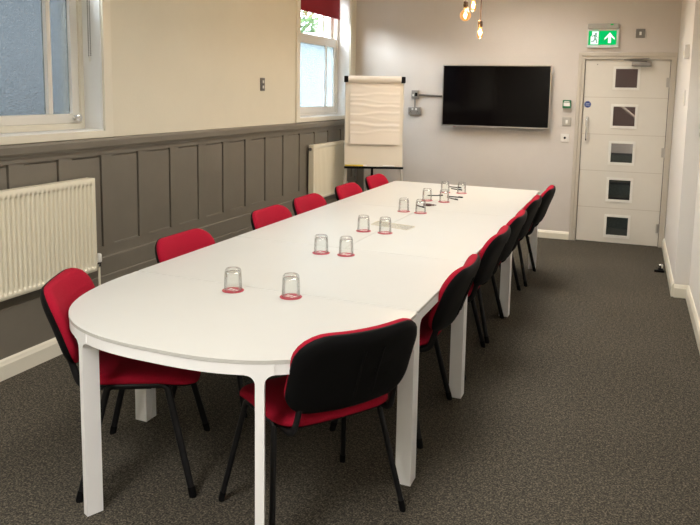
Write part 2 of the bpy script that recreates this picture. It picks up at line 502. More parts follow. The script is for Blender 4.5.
for i in range(1500):
    a, b, c = random.gauss(0, 1), random.gauss(0, 1), random.gauss(0, 1)
    l = math.sqrt(a*a+b*b+c*c); q = random.uniform(.55, 1)
    p = Vector((a/l*1.9*q, b/l*2.1*q, 4.3+c/l*1.7*q))
    R = Matrix.Rotation(random.uniform(0, 6.3), 3, Vector((a, c, b)).normalized())
    vs = [bm.verts.new(p+R @ Vector(v)) for v in ((-.13, 0, 0), (0, -.06, .03), (.13, 0, 0), (0, .06, .03))]
    bm.faces.new(vs)
obj('foliage', bm, M['leaf'], tr)

# ------------------------------------------------------------------ radiators
def radiator(label, ya, yb, valve_far):
    rt = thing('radiator', label, 'radiator', (WX+.062, (ya+yb)/2, .453), 0, 'wall radiators under the windows')
    hl = (yb-ya)/2; h = .59; dep = .042           # front face 10 cm from the wall
    bm = bmesh.new()
    pitch = .0333; n = int(2*hl/pitch)
    nz = [0, .012, .027, .032, .037, .06, h-.065, h-.047, h-.042, h-.037, h-.014, h]
    def dz(z):
        t = min(max((z-.027)/.009, 0), 1)*min(max((h-.037-z)/.009, 0), 1)
        return t*t*(3-2*t)
    ysamp = []
    m0 = -hl+.022; npitch = int((2*hl-.044)/pitch); pt = (2*hl-.044)/npitch
    ysamp = [-hl, -hl+.006]+[m0+pt*i/8 for i in range(npitch*8+1)]+[hl-.006, hl]
    grid = []
    for y in ysamp:
        ph = (y-m0)/pt
        wv = min(1, max(0, .58+.9*math.cos(2*PI*ph))) if m0 <= y <= hl-.022+1e-6 else 1
        edge = 0 if abs(abs(y)-hl) < 1e-6 else 1
        row = []
        for z in nz:
            e2 = 0 if (z == 0 or z == h) else 1
            row.append(bm.verts.new((dep-.013*(1-wv)*dz(z)-.006*(1-edge*e2), y, z)))
        grid.append(row)
    for a, b in zip(grid[:-1], grid[1:]):
        for k in range(len(nz)-1): bm.faces.new((a[k], b[k], b[k+1], a[k+1]))
    # back of the panel
    for row_i in (0, -1):
        pass
    obj('front_panel', bm, M['rad'], rt, 60)
    # side covers and top grille
    for s in (-1, 1):
        boxobj('side_panel', M['rad'], rt, -.022, dep-.004, s*hl-.004, s*hl+.004, .004, h-.002, bev=.003)
    bm = bmesh.new()
    box(bm, -.022, dep-.004, -hl, hl, h-.006, h-.001)
    obj('top_grille', bm, M['rad'], rt)
    bm = bmesh.new()
    box(bm, -.020, -.014, -hl+.01, hl-.01, .01, h-.02)
    box(bm, -.005, .002, -hl+.01, hl-.01, .06, h-.06)
    for i in range(14):
        yy = -hl+.08+i*(2*hl-.16)/13
        box(bm, -.016, .03, yy-.004, yy+.004, .05, h-.04)
    obj('convector_fins', bm, M['rad'], rt)
    for yy in (-hl+.2, hl-.2): boxobj('bracket', M['rad'], rt, -.040, -.018, yy-.02, yy+.02, .07, h-.08)
    s = 1 if valve_far else -1
    bm = bmesh.new()
    tube(bm, [(.022, s*hl, .045), (.022, s*(hl+.045), .045)], .011, seg=12)
    tube(bm, [(.022, s*(hl+.035), .045), (.022, s*(hl+.035), .02)], .013, seg=12)
    v = obj('valve', bm, M['chrome'], rt, 40)
    bm = bmesh.new(); lathe(bm, [(0, 0), (.017, 0), (.019, .01), (.017, .045), (.012, .052), (0, .053)], .022, s*(hl+.035), 16)
    vc = obj('valve_cap', bm, M['wplastic'], v, 40); vc.location = (0, 0, .05)
    bm = bmesh.new(); tube(bm, [(.022, s*(hl+.035), .03), (.022, s*(hl+.035), -.453)], .0075, seg=10)
    obj('pipe', bm, M['rad'], rt, 40)
    bm = bmesh.new(); tube(bm, [(0, -s*hl, h-.045), (0, -s*(hl+.016), h-.045)], .017, seg=14)
    obj('bleed_plug', bm, M['darksteel'], rt, 40)
    return rt
radiator('long cream radiator below the large frosted window', 2.02, 3.555, True)
radiator('short cream radiator behind the flip chart, below the sash window', 6.84, 7.78, True)

# ------------------------------------------------------------------ tables
SK = -.045
XL, XR, XM = -2.169, -.757, -1.46
ZT, ZA, ZB = .735, .7225, .684
def skew(p): return Vector((p[0], p[1]+SK*(p[0]-XM), p[2]))
def skew_bm(bm):
    for v in bm.verts: v.co = skew(v.co)
def slab(bm, poly, z0, z1, bev=.003):
    v = [bm.verts.new((x, y, z0)) for x, y in poly]
    f = bm.faces.new(v)
    r = bmesh.ops.extrude_face_region(bm, geom=[f])
    top = [e for e in r['geom'] if isinstance(e, bmesh.types.BMVert)]
    for t in top: t.co.z = z1
    if bev:
        tf = [e for e in r['geom'] if isinstance(e, bmesh.types.BMFace)]
        es = [e for f_ in tf for e in f_.edges]
        bmesh.ops.bevel(bm, geom=es, offset=bev, segments=2, profile=.5, affect='EDGES')
def inset_poly(poly, d):
    n = len(poly); out = []
    for i in range(n):
        p0, p, p1 = Vector(poly[i-1]), Vector(poly[i]), Vector(poly[(i+1) % n])
        t0 = (p-p0).normalized(); t1 = (p1-p).normalized()
        n0 = Vector((-t0.y, t0.x)); n1 = Vector((-t1.y, t1.x))
        m = (n0+n1); k = m.length_squared
        q = p+m*(2*d/k) if k > .2 else p+n0*d
        out.append((q.x, q.y))
    return out
def ring_wall(bm, outer, inner, z0, z1):
    n = len(outer)
    A = [[bm.verts.new((x, y, z)) for x, y in P] for P, z in ((outer, z0), (outer, z1), (inner, z1), (inner, z0))]
    for j in range(4):
        for i in range(n):
            bm.faces.new((A[j][i], A[j][(i+1) % n], A[(j+1) % 4][(i+1) % n], A[(j+1) % 4][i]))
def fillet_leg(bm, origin, t, n, left, right, wid=.036, dep=.070, r=.034):
    """leg: profile in the plane of the apron (t, z), extruded inwards along n"""
    hw = wid/2; P = [(-hw, 0.004), (hw, 0.004)]
    if right:
        P += [(hw+r-r*math.cos(a), ZB-r+r*math.sin(a)) for a in [PI/2*k/8 for k in range(9)]]
        P += [(hw+r, ZA-.001)]
    else: P += [(hw, ZA-.001)]
    if left:
        P += [(-hw-r, ZA-.001)]
        P += [(-hw-r+r*math.cos(a), ZB-r+r*math.sin(a)) for a in [PI/2*k/8 for k in range(8, -1, -1)]]
    else: P += [(-hw, ZA-.001)]
    prism(bm, P, (t[0], t[1], 0), (0, 0, 1), (origin[0], origin[1], 0), (n[0]*dep, n[1]*dep, 0))
def leg_obj(root, *a, **k):
    bm = bmesh.new(); fillet_leg(bm, *a, **k); skew_bm(bm)
    lg = obj('leg', bm, M['metalwhite'], root, 30)
    # glide under the leg
    o, t, n = a[0], a[1], a[2]
    bm = bmesh.new()
    c = (o[0]+n[0]*.035, o[1]+n[1]*.035)
    prism(bm, [(-.012, -.022), (.012, -.022), (.012, .022), (-.012, .022)], (t[0], t[1], 0), (n[0], n[1], 0), (c[0], c[1], 0), (0, 0, .006))
    skew_bm(bm); obj('glide', bm, M['plastic'], lg)
    lg.matrix_parent_inverse = root.matrix_world.inverted()
    return lg
SEAM = [2.73, 3.65, 5.17, 6.725]
GT = 'white conference tables joined end to end'
def table_root(label, x, y):
    return thing('conference_table', label, 'table', (0, 0, 0), 0, GT)
# rounded end
d_root = table_root('white table with a rounded end, nearest of the joined tables', XM, 2.4)
a_, b_ = (XR-XL)/2, SEAM[0]-1.926
ne = 2.65
def dcontour(gap=.0015):
    P = []
    N = 150
    for i in range(N+1):
        th = PI+PI*i/N
        c, s = math.cos(th), math.sin(th)
        x = XM+a_*math.copysign(abs(c)**(2/ne), c); y = (SEAM[0]-gap)+b_*math.copysign(abs(s)**(2/ne), s)
        P.append((x, y))
    # rounded rear corners
    P[0] = (XL, SEAM[0]-.02); P[-1] = (XR, SEAM[0]-.02)
    q = [(XR-.002, SEAM[0]-.010), (XR-.012, SEAM[0]-gap), (XL+.012, SEAM[0]-gap), (XL+.002, SEAM[0]-.010)]
    return P+q
dc = dcontour()
bm = bmesh.new(); slab(bm, dc, ZA, ZT); skew_bm(bm); obj('tabletop', bm, M['top'], d_root, 14)
bm = bmesh.new(); o1 = inset_poly(dc, .002); ring_wall(bm, o1, inset_poly(dc, .022), ZB, ZA-.0015); skew_bm(bm); obj('apron', bm, M['metalwhite'], d_root, 30)
def on_contour(xt):
    best = min(range(len(dc)-6), key=lambda i: abs(dc[i][0]-xt)+(0 if dc[i][1] < 2.4 else 9))
    p = Vector(dc[best]); t = (Vector(dc[best+1])-Vector(dc[best-1])).normalized()
    return p, t, Vector((-t.y, t.x))
for xt in (-1.828, -1.080):
    p, t, n = on_contour(xt)
    leg_obj(d_root, p+n*.0015, t, n, True, True, wid=.031, dep=.063)
for s, x in ((1, XL), (-1, XR)):
    leg_obj(d_root, (x+s*.0015, SEAM[0]-.020), (0, 1), (s, 0), True, False, dep=.066)
def rect_table(label, ya, yb, leaves=1):
    root = table_root(label, XM, (ya+yb)/2)
    g = .0015
    xs_ = [XL, XR] if leaves == 1 else [XL, XM, XR]
    for x0, x1 in zip(xs_[:-1], xs_[1:]):
        c = .010
        p0 = (x0 if x0 == XL else x0+g); p1 = (x1 if x1 == XR else x1-g)
        P = [(p0+c, ya+g), (p1-c, ya+g), (p1-.002, ya+g+.003), (p1, ya+g+c), (p1, yb-g-c), (p1-.002, yb-g-.003), (p1-c, yb-g), (p0+c, yb-g), (p0+.002, yb-g-.003), (p0, yb-g-c), (p0, ya+g+c), (p0+.002, ya+g+.003)]
        bm = bmesh.new(); slab(bm, P, ZA, ZT); skew_bm(bm); obj('tabletop', bm, M['top'], root, 14)
    bm = bmesh.new()
    P = [(XL, ya+g), (XR, ya+g), (XR, yb-g), (XL, yb-g)]
    ring_wall(bm, inset_poly(P, .002), inset_poly(P, .022), ZB, ZA-.0015); skew_bm(bm)
    if leaves == 2:
        box(bm, XM-.02, XM+.02, ya+.03, yb-.03, ZB, ZA-.0015)
    obj('apron', bm, M['metalwhite'], root, 30)
    for s, x in ((1, XL), (-1, XR)):
        leg_obj(root, (x+s*.0015, ya+.020), (0, 1), (s, 0), False, True, dep=.066)
        leg_obj(root, (x+s*.0015, yb-.020), (0, 1), (s, 0), True, False, dep=.066)
    return root
rect_table('short white table joined directly behind the rounded end table', SEAM[0], SEAM[1])
rect_table('long white table with a centre seam, third from the rounded end', SEAM[1], SEAM[2], 2)
rect_table('long white table with pens on it, farthest from the rounded end', SEAM[2], SEAM[3], 2)

# ------------------------------------------------------------------ chairs
def make_chair():
    r = thing('meeting_chair', '', 'chair', (0, 0, 0), 0, 'red meeting chairs around the table')
    # seat cushion
    sw, sd = .475, .45
    def fs(u, v, d):
        yy = v+.002
        front = max(0, (v-.06)/.155); back = max(0, (-v-.10)/.115)
        return Vector((u, yy, .440+d-.022*front**2+.010*(u/.23)**2*(1-front*.5)+.008*back**2))
    bm = bmesh.new()
    pad(bm, sw, sd, .11, .09, [(.16, 0), (.08, 0), (.01, 0), (.0, .006), (0, .016), (.006, .026), (.018, .034), (.045, .039), (.09, .041), (.16, .041)], fs)
    seat = obj('seat', bm, M['fabric'], r, 60)
    bm = bmesh.new()
    pad(bm, sw-.012, sd-.012, .10, .085, [(.16, -.012), (.03, -.012), (.008, -.006), (0, .0), (.01, .003), (.16, .003)], fs)
    obj('seat_shell', bm, M['plastic'], seat, 60)
    # backrest
    bw, bh = .505, .326; lean = math.radians(20)
    zc, yc = .664, -.318
    def fb(u, v, d):
        # d forward; curved around the sitter, slightly curved in height
        dd = d+.6*u*u-.28*v*v*(1 if v > 0 else .4)
        return Vector((u*(1+.02*v), yc+dd*math.cos(lean)-v*math.sin(lean), zc+v*math.cos(lean)+dd*math.sin(lean)))
    bm = bmesh.new()
    pad(bm, bw-.003, bh-.003, .112, .09, [(.14, 0), (.05, 0), (.006, 0), (0, .006), (0, .016), (.006, .028), (.02, .036), (.05, .041), (.09, .043), (.14, .043)], fb)
    back = obj('backrest', bm, M['fabric'], r, 60)
    bm = bmesh.new()
    pad(bm, bw, bh, .115, .09, [(.14, -.024), (.07, -.024), (.040, -.023), (.022, -.019), (.008, -.011), (0, -.002), (0, .006), (.004, .008), (.02, .003), (.14, .002)], fb)
    bs = obj('back_shell', bm, M['plastic'], back, 60)
    # raised ribs moulded into the shell
    bm = bmesh.new()
    for u0 in (-.015, .06):
        prof = [fb(u0+.0, .10-.2*i/8, -.0235) for i in range(9)]
        tube(bm, prof, .006, .004, seg=8)
    obj('shell_rib', bm, M['plastic'], bs, 60)
    # legs and side frames
    fx, fy, tx, ty, zt = .281, .215, .222, .115, .437
    for sx in (-1, 1):
        for sy in (1, -1):
            top = Vector((sx*tx, sy*ty, zt-.004)); foot = Vector((sx*fx, sy*fy, .012))
            bm = bmesh.new(); tube(bm, [top, foot], .0142, .0100, seg=12, up=(0, 1, 0) if False else (1, 0, 0))
            lg = obj('leg', bm, M['blackmetal'], r, 50)
            bm = bmesh.new()
            d = (foot-top).normalized()
            tube(bm, [foot-d*.03, foot+d*.006, Vector((foot.x, foot.y, .0))], .0152, .0112, seg=12, up=(1, 0, 0))
            obj('foot_cap', bm, M['plastic'], lg, 50)
        # side rail with bends into both legs
        bm = bmesh.new()
        P = arc_pts([(sx*(tx+.006), ty+.012, zt-.05), (sx*tx, ty-.004, zt+.004), (sx*tx, -ty+.004, zt+.004), (sx*(tx+.006), -ty-.012, zt-.05)], .035)
        tube(bm, P, .0125, .010, seg=10, up=(1, 0, 0))
        obj('side_rail', bm, M['blackmetal'], r, 50)
        # back support: under the seat, curving up into the shell
        bm = bmesh.new()
        q = fb(sx*.198, -.07, -.004); q2 = fb(sx*.198, -.150, -.004)
        P = arc_pts([(sx*.205, .05, zt-.004), (sx*.205, -.222, zt-.004), q2, q], .045, 7)
        tube(bm, P, .014, .008, seg=10, up=(1, 0, 0))
        obj('back_support', bm, M['blackmetal'], r, 50)
    bm = bmesh.new()
    for yy in (-.10, .10): tube(bm, [(-tx, yy, zt-.002), (tx, yy, zt-.002)], .0105, seg=10)
    obj('cross_bar', bm, M['blackmetal'], r, 50)
    return r
ch0 = make_chair(); freeze(ch0)
def facing(dx, dy): return math.atan2(dy, dx)-PI/2
# (x, y, facing vector, label); left row faces +x, right row faces -x
CH = [
 (-1.855, 2.417, (0.89, 0.455), 'red fabric chair turned at the left of the rounded table end, nearest on window side'),
 (-1.915, 3.24, (1, 0), 'red fabric chair on the window side, second from the rounded table end'),
 (-1.905, 4.22, (1, 0), 'red fabric chair on the window side, third from the rounded table end'),
 (-1.915, 4.85, (1, 0), 'red fabric chair on the window side, fourth from the rounded table end'),
 (-1.905, 5.62, (1, 0), 'red fabric chair on the window side, next to last before the flip chart'),
 (-1.92, 6.38, (1, 0), 'red fabric chair on the window side at the far end, nearest the flip chart'),
 (-1.078, 2.390, (-0.815, 0.58), 'black backed red chair turned at the right of the rounded table end, largest in view'),
 (-1.03, 3.28, (-1, 0), 'black backed red chair on the door side, second from the rounded end'),
 (-1.02, 4.14, (-1, 0), 'black backed red chair on the door side, third from the rounded end'),
 (-1.012, 4.79, (-1, 0), 'black backed red chair on the door side, fourth from the rounded end'),
 (-1.01, 5.6, (-1, 0), 'black backed red chair on the door side, next to last before the far end'),
 (-.975, 6.31, (-1, 0), 'black backed red chair on the door side at the far end, nearest the door'),
]
for i, (x, y, f, lab) in enumerate(CH):
    c = ch0 if i == 0 else copy_tree(ch0)
    c.location = (x, y, 0); c.rotation_euler = (0, 0, facing(*f)); c['label'] = lab

# ------------------------------------------------------------------ glasses on coasters
def make_glass():
    g = thing('drinking_glass', '', 'glass', (0, 0, 0), 0, 'upturned tumblers on red coasters')
    bm = bmesh.new()
    # upturned: mouth at z=0, thick foot on top
    outer = [(.0385, 0), (.0392, .003), (.0385, .03), (.0372, .062), (.0358, .082), (.0335, .091), (.0295, .0955), (.022, .0955), (0, .094)]
    inner = [(.0370, 0), (.0372, .003), (.0365, .03), (.0352, .062), (.0335, .076), (.029, .0805), (0, .082)]
    lathe(bm, outer[::-1]+inner, 0, 0, 36)
    obj('bowl', bm, M['glass'], g, 50)
    return g
def make_coaster():
    c = thing('coaster', '', 'coaster', (0, 0, 0), 0, 'round red coasters on the table')
    bm = bmesh.new(); lathe(bm, [(0, 0), (.046, 0), (.0475, .0015), (.046, .003), (0, .003)], 0, 0, 36)
    obj('disc', bm, M['coaster'], c, 30)
    bm = bmesh.new()
    for (a, b, w_, h_) in ((-.019, .006, .014, .012), (-.002, .006, .012, .012), (.016, .006, .014, .012), (-.010, -.010, .022, .006), (.013, -.010, .016, .006)):
        box(bm, a-w_/2, a+w_/2, b-h_/2, b+h_/2, .003, .0034)
    obj('printed_mark', bm, M['white'], c)
    return c
g0 = make_glass(); freeze(g0); c0 = make_coaster(); freeze(c0)
PAIRS = [(-1.578, 2.65, -1.306, 2.664), (-1.529, 3.484, -1.389, 3.497), (-1.540, 4.167, -1.396, 4.165), (-1.537, 5.005, -1.405, 4.993), (-1.528, 5.613, -1.382, 5.598), (-1.512, 6.15, -1.369, 6.171)]
NM = ['pair nearest the camera', 'second pair from the camera', 'third pair, by the clear sheet', 'fourth pair from the camera', 'fifth pair, among the pens', 'pair farthest from the camera']
for i, (xa, ya, xb, yb) in enumerate(PAIRS):
    for j, (x, y) in enumerate(((xa, ya), (xb, yb))):
        side = 'left' if j == 0 else 'right'
        g = g0 if (i, j) == (0, 0) else copy_tree(g0)
        c = c0 if (i, j) == (0, 0) else copy_tree(c0)
        c.location = (x, y, ZT); c.rotation_euler.z = random.uniform(-.3, .3)-.3
        g.location = (x, y, ZT+.0036)
        g['label'] = 'clear upturned tumbler, %s one of the %s' % (side, NM[i])
        c['label'] = 'round red coaster under the %s glass of the %s' % (side, NM[i])

# ------------------------------------------------------------------ pens, marker, sheet
def pen(label, p, q):
    p = Vector((p[0], p[1], ZT)); q = Vector((q[0], q[1], ZT))
    L = (q-p).length
    r = thing('ballpoint_pen', label, 'pen', p, math.atan2((q-p).y, (q-p).x), 'dark pens scattered on the table')
    R = .0048
    bm = bmesh.new(); tube(bm, [(.012, 0, R), (L-.04, 0, R)], R, seg=12); obj('barrel', bm, M['ink'], r, 40)
    bm = bmesh.new(); tube(bm, [(0, 0, R), (.004, 0, R)], .0009, seg=10); tube(bm, [(.004, 0, R), (.012, 0, R)], .0032, seg=10); obj('tip', bm, M['steel'], r, 40)
    bm = bmesh.new(); tube(bm, [(L-.04, 0, R+.0004), (L, 0, R+.0004)], R+.0004, seg=12); cap = obj('cap', bm, M['ink'], r, 40)
    bm = bmesh.new(); box(bm, L-.038, L-.002, -.0012, .0012, 2*R, 2*R+.003); obj('clip', bm, M['ink'], cap)
    return r
pen('dark pen lying left of the fifth glass pair', (-1.60, 5.86), (-1.475, 5.93))
pen('dark pen pointing right, behind the fifth glass pair', (-1.425, 5.90), (-1.293, 5.885))
pen('dark pen angled toward the camera, right of fifth glass pair', (-1.42, 5.84), (-1.302, 5.735))
pen('dark pen lying between the two farthest glasses', (-1.575, 6.53), (-1.445, 6.50))
pen('dark pen lying just behind the right farthest glass', (-1.525, 6.41), (-1.405, 6.345))
pen('dark pen seen through right glass of the fourth pair', (-1.53, 5.31), (-1.435, 5.215))
mk = thing('marker_pen', 'short dark maroon tapered marker beside the fourth glass pair', 'marker', (-1.475, 5.315, ZT), .25)
bm = bmesh.new(); tube(bm, [(0, 0, .0115), (.05, 0, .0115)], .0115, seg=14); obj('barrel', bm, M['maroon'], mk, 40)
bm = bmesh.new()
for a, b, r0 in ((.05, .062, .0095), (.062, .085, .0065), (.085, .10, .0035)): tube(bm, [(a, 0, .0115), (b, 0, .0115)], r0, seg=14)
obj('nib_end', bm, M['maroon'], mk, 40)
sh = thing('plastic_sheet', 'thin clear plastic sheet lying beside the third pair of glasses', 'plastic sheet', (0, 0, ZT))
P = [(-1.572, 4.395), (-1.301, 4.315), (-1.285, 4.450), (-1.575, 4.525)]
bm = bmesh.new(); prism(bm, P, (1, 0, 0), (0, 1, 0), (0, 0, .0008), (0, 0, .0022)); obj('sheet', bm, M['sheet'], sh)
bm = bmesh.new()
for i in range(4):
    a, b = Vector((*P[i], .002)), Vector((*P[(i+1) % 4], .002)); tube(bm, [a, b], .0018, seg=6)
obj('rim', bm, M['sheetedge'], sh)

# ------------------------------------------------------------------ television
tv = thing('television', 'wall mounted flat black television on the back wall', 'television', (-1.4704, D, 1.2298))
TW, TH = 1.2182, .701
bm = bmesh.new(); box(bm, -TW/2+.02, TW/2-.02, -.088, -.055, .02, TH-.02, bev=.008); box(bm, -.42, .42, -.06, -.035, .10, .50, bev=.01)
obj('housing', bm, M['plastic'], tv, 20)
bm = bmesh.new()
b = .012
ring(bm, 'y', -.102, -.076, -TW/2, TW/2, 0, TH, b, b, .016, b, .002)
obj('bezel', bm, M['bezel'], tv, 20)
boxobj('screen', M['screen'], tv, -TW/2+b, TW/2-b, -.0975, -.085, .014, TH-b)
bm = bmesh.new(); box(bm, -.03, .03, -.1035, -.1015, .003, .009); obj('badge', bm, M['chrome'], tv)
boxobj('indicator', M['coaster'], tv, -.47, -.44, -.098, -.085, -.005, .001)
bm = bmesh.new(); box(bm, -.28, .28, -.035, -.001, .15, .45); obj('wall_bracket', bm, M['blackmetal'], tv)

# ------------------------------------------------------------------ door
dr = bpy.data.objects.new('door_1', None); link(dr); dr.location = (0, D, 0); struct(dr)
LY0, LY1 = .012, .056   # leaf set back from the wall face
xs = [DX0, -.224, .041, DX1]
zs = [(1.668, 1.927), (1.263, 1.525), (.862, 1.125), (.455, .730), (.060, .318)]
zs = [(1.675, 1.925), (1.263, 1.523), (.866, 1.126), (.458, .727), (.060, .318)]
PX0, PX1 = -.230, .043
bm = bmesh.new()
box(bm, DX0, PX0, LY0, LY1, .006, DH); box(bm, PX1, DX1, LY0, LY1, .006, DH)
zz = .006
for z0, z1 in sorted(zs):
    box(bm, PX0, PX1, LY0, LY1, zz, z0); zz = z1
box(bm, PX0, PX1, LY0, LY1, zz, DH)
leaf = obj('door_leaf', bm, M['door'], dr)
bm = bmesh.new()
for z in (1.594, 1.194, .795, .389):
    for (p, q) in ((DX0, DX1),):
        box(bm, p, q, LY0-.0012, LY0+.001, z-.003, z+.003)
obj('groove', bm, M['doorframe'], leaf)
for z0, z1 in zs:
    bm = bmesh.new(); fw = .026; ring(bm, 'y', LY0-.008, LY1+.008, PX0, PX1, z0, z1, fw, fw, fw, fw, .002)
    vf = obj('vision_panel_frame', bm, M['whitepaint'], leaf, 20)
    boxobj('pane', M['doorpane'], vf, PX0+fw, PX1-fw, LY0+.018, LY0+.024, z0+fw, z1-fw)
# frame, architrave
bm = bmesh.new()
ring(bm, 'y', -.002, .14, DX0-.012, DX1+.012, 0, DH+.012, .009, .009, 0, .009, 0, True)
ring(bm, 'y', -.014, -.0005, DX0-.040, DX1+.038, 0, DH+.040, .034, .032, 0, .034, .004, True)
ring(bm, 'y', -.024, -.0006, DX0-.075, RX-.003, 0, DH+.078, .038, RX-.003-DX1-.035, 0, .040, .006, True)
obj('door_frame', bm, M['doorframe'], dr, 20)
# intumescent strip lines at the leaf edge
bm = bmesh.new()
box(bm, DX1-.001, DX1+.003, .005, .02, .01, DH); box(bm, DX0-.003, DX0+.001, .005, .02, .01, DH)
obj('smoke_seal', bm, M['plastic'], dr)
for z in (.20, 1.02, 1.76):
    bm = bmesh.new(); tube(bm, [(DX1+.002, -.002, z-.05), (DX1+.002, -.002, z+.05)], .007, seg=10)
    box(bm, DX1-.03, DX1, LY0-.003, LY0+.001, z-.05, z+.05)
    obj('hinge', bm, M['steel'], dr, 40)
bm = bmesh.new()
hx = -.470
tube(bm, arc_pts([(hx, LY0, 1.125), (hx, -.035, 1.125), (hx, -.035, 1.375), (hx, LY0, 1.375)], .02), .0095, seg=12, up=(1, 0, 0))
obj('pull_handle', bm, M['chrome'], leaf, 40)
bm = bmesh.new(); lathe(bm, [(0, 0), (.034, 0), (.036, .001), (.034, .003), (0, .003)], 0, 0, 28)
fs_ = obj('fire_door_sign', bm, M['blue'], leaf, 30); fs_.location = (-.474, LY0, 1.514); fs_.rotation_euler = (math.radians(90), 0, 0)
fs_['label'] = 'round blue fire door sign'
bm = bmesh.new()
for a, b, w_ in ((0, .008, .040), (0, -.008, .040)): box(bm, a-w_/2, a+w_/2, b-.004, b+.004, .003, .0036)
lathe(bm, [(.030, .003), (.032, .003), (.032, .0034), (.030, .0034), (.030, .003)], 0, 0, 28)
obj('sign_lettering', bm, mat('sign_print', (.35, .40, .55, 1), .5), fs_)
bm = bmesh.new(); box(bm, -.05, .15, -.055, LY0, 1.925, 1.968, bev=.008)
clo = obj('door_closer', bm, M['greymetal'], leaf, 20)
bm = bmesh.new(); tube(bm, [(.10, -.035, 1.976), (-.13, -.075, 1.990)], .010, .006, seg=8); tube(bm, [(-.13, -.075, 1.990), (.12, -.03, 2.010)], .009, .006, seg=8)
obj('closer_arm', bm, M['greymetal'], clo, 40)
bm = bmesh.new(); tube(bm, [(-.395, LY0+.001, 1.945), (-.395, LY0-.006, 1.945)], .006, seg=10); obj('door_viewer', bm, M['darksteel'], leaf, 40)

# hallway and staircase seen through the door's small panes
bm = bmesh.new()
box(bm, -1.6, 1.4, D+.15, D+3.2, -.12, 0); struct(obj('hall_floor', bm, M['stair']))
bm = bmesh.new(); box(bm, -1.7, -1.6, D+.15, D+3.2, 0, 2.6); box(bm, 1.4, 1.5, D+.15, D+3.2, 0, 2.6); box(bm, -1.7, 1.5, D+3.1, D+3.2, 0, 2.6); box(bm, -1.7, 1.5, D+.15, D+3.2, 2.6, 2.7)
struct(obj('hall_wall', bm, M['hall']))
st = thing('staircase', 'dark carpeted stairs glimpsed through the lower door panes', 'staircase', (0, D+1.0, 0))
bm = bmesh.new()
for i in range(6): box(bm, -.9, .6, i*.25, 2.05, i*.17, (i+1)*.17)
obj('stair_flight', bm, M['stair'], st)
bm = bmesh.new()
for i in range(6): box(bm, -.9, .6, i*.25-.02, i*.25+.02, (i+1)*.17-.025, (i+1)*.17+.004)
obj('nosing', bm, M['stairnose'], st)
bm = bmesh.new(); tube(bm, [(-.40, -.06, 1.70), (.36, -.06, 1.09)], .016, seg=10); tube(bm, [(-.40, -.06, 1.70), (-.40, -.06, .0)], .016, seg=8)
obj('handrail', bm, M['hallpale'], st, 40)
bm = bmesh.new(); box(bm, -.395, .6, -.07, -.05, .93, 1.085); obj('pale_band', bm, M['hallpale'], st)

# ------------------------------------------------------------------ wall fittings on the back wall
def plate(name, label, cat, x, z, w_, h_, d_, mat_, bev=.003, group=None, wall='back', y=None):
    """flat fitting; local frame: +x right, -y out of the wall, z up"""
    if wall == 'back': r = thing(name, label, cat, (x, D, z), 0, group)
    elif wall == 'left': r = thing(name, label, cat, (WX, y, z), math.radians(90), group)
    else: r = thing(name, label, cat, (x, y, z), math.radians(-90), group)
    boxobj('faceplate', mat_, r, -w_/2, w_/2, -d_, -.0005, -h_/2, h_/2, bev=bev)
    return r
# exit sign
ex = thing('exit_sign', 'lit green running man exit sign with up arrow above the door', 'exit sign', (-.355, D, 2.12))
bm = bmesh.new(); box(bm, -.160, .160, -.060, -.0005, .195, .255, bev=.012); obj('lamp_housing', bm, M['gplastic'], ex, 20)
bm = bmesh.new(); box(bm, -.160, .160, -.034, -.024, 0, .197, bev=.003); obj('acrylic_panel', bm, M['signacrylic'], ex, 20)
boxobj('green_face', M['green'], ex, -.148, .136, -.0365, -.0335, .030, .178)
bm = bmesh.new(); box(bm, .07, .10, -.0615, -.0595, .235, .247); obj('indicator_light', bm, M['green'], ex)
bm = bmesh.new()
Y1, Y2 = -.0385, -.0364
def spoly(P, y0=Y1, y1=Y2):
    prism(bm, P, (1, 0, 0), (0, 0, 1), (0, y0, 0), (0, y1-y0, 0))
# up arrow
spoly([(.068, .160), (.120, .100), (.120, .082), (.083, .113), (.083, .048), (.053, .048), (.053, .113), (.016, .082), (.016, .100)])
# white doorway
spoly([(-.125, .036), (-.045, .036), (-.045, .172), (-.112, .172), (-.112, .130), (-.125, .118)])
obj('white_pictogram', bm, M['signwhite'], ex)
bm = bmesh.new()
Y1, Y2 = -.0395, -.0385
spoly([(-.072+.012*math.cos(2*PI*k/12), .146+.012*math.sin(2*PI*k/12)) for k in range(12)])                    # head
spoly([(-.092, .136), (-.070, .134), (-.066, .096), (-.088, .092)])                                             # torso
spoly([(-.070, .132), (-.050, .110), (-.050, .102), (-.070, .120)]); spoly([(-.092, .136), (-.116, .120), (-.114, .112), (-.090, .124)])   # arms
spoly([(-.086, .096), (-.068, .096), (-.056, .070), (-.054, .048), (-.064, .048), (-.068, .070)])               # front leg
spoly([(-.088, .098), (-.074, .094), (-.088, .066), (-.118, .056), (-.118, .066), (-.094, .076)])               # rear leg
obj('running_figure', bm, emit('figure_green', (.002, .22, .06, 1), .8), ex)

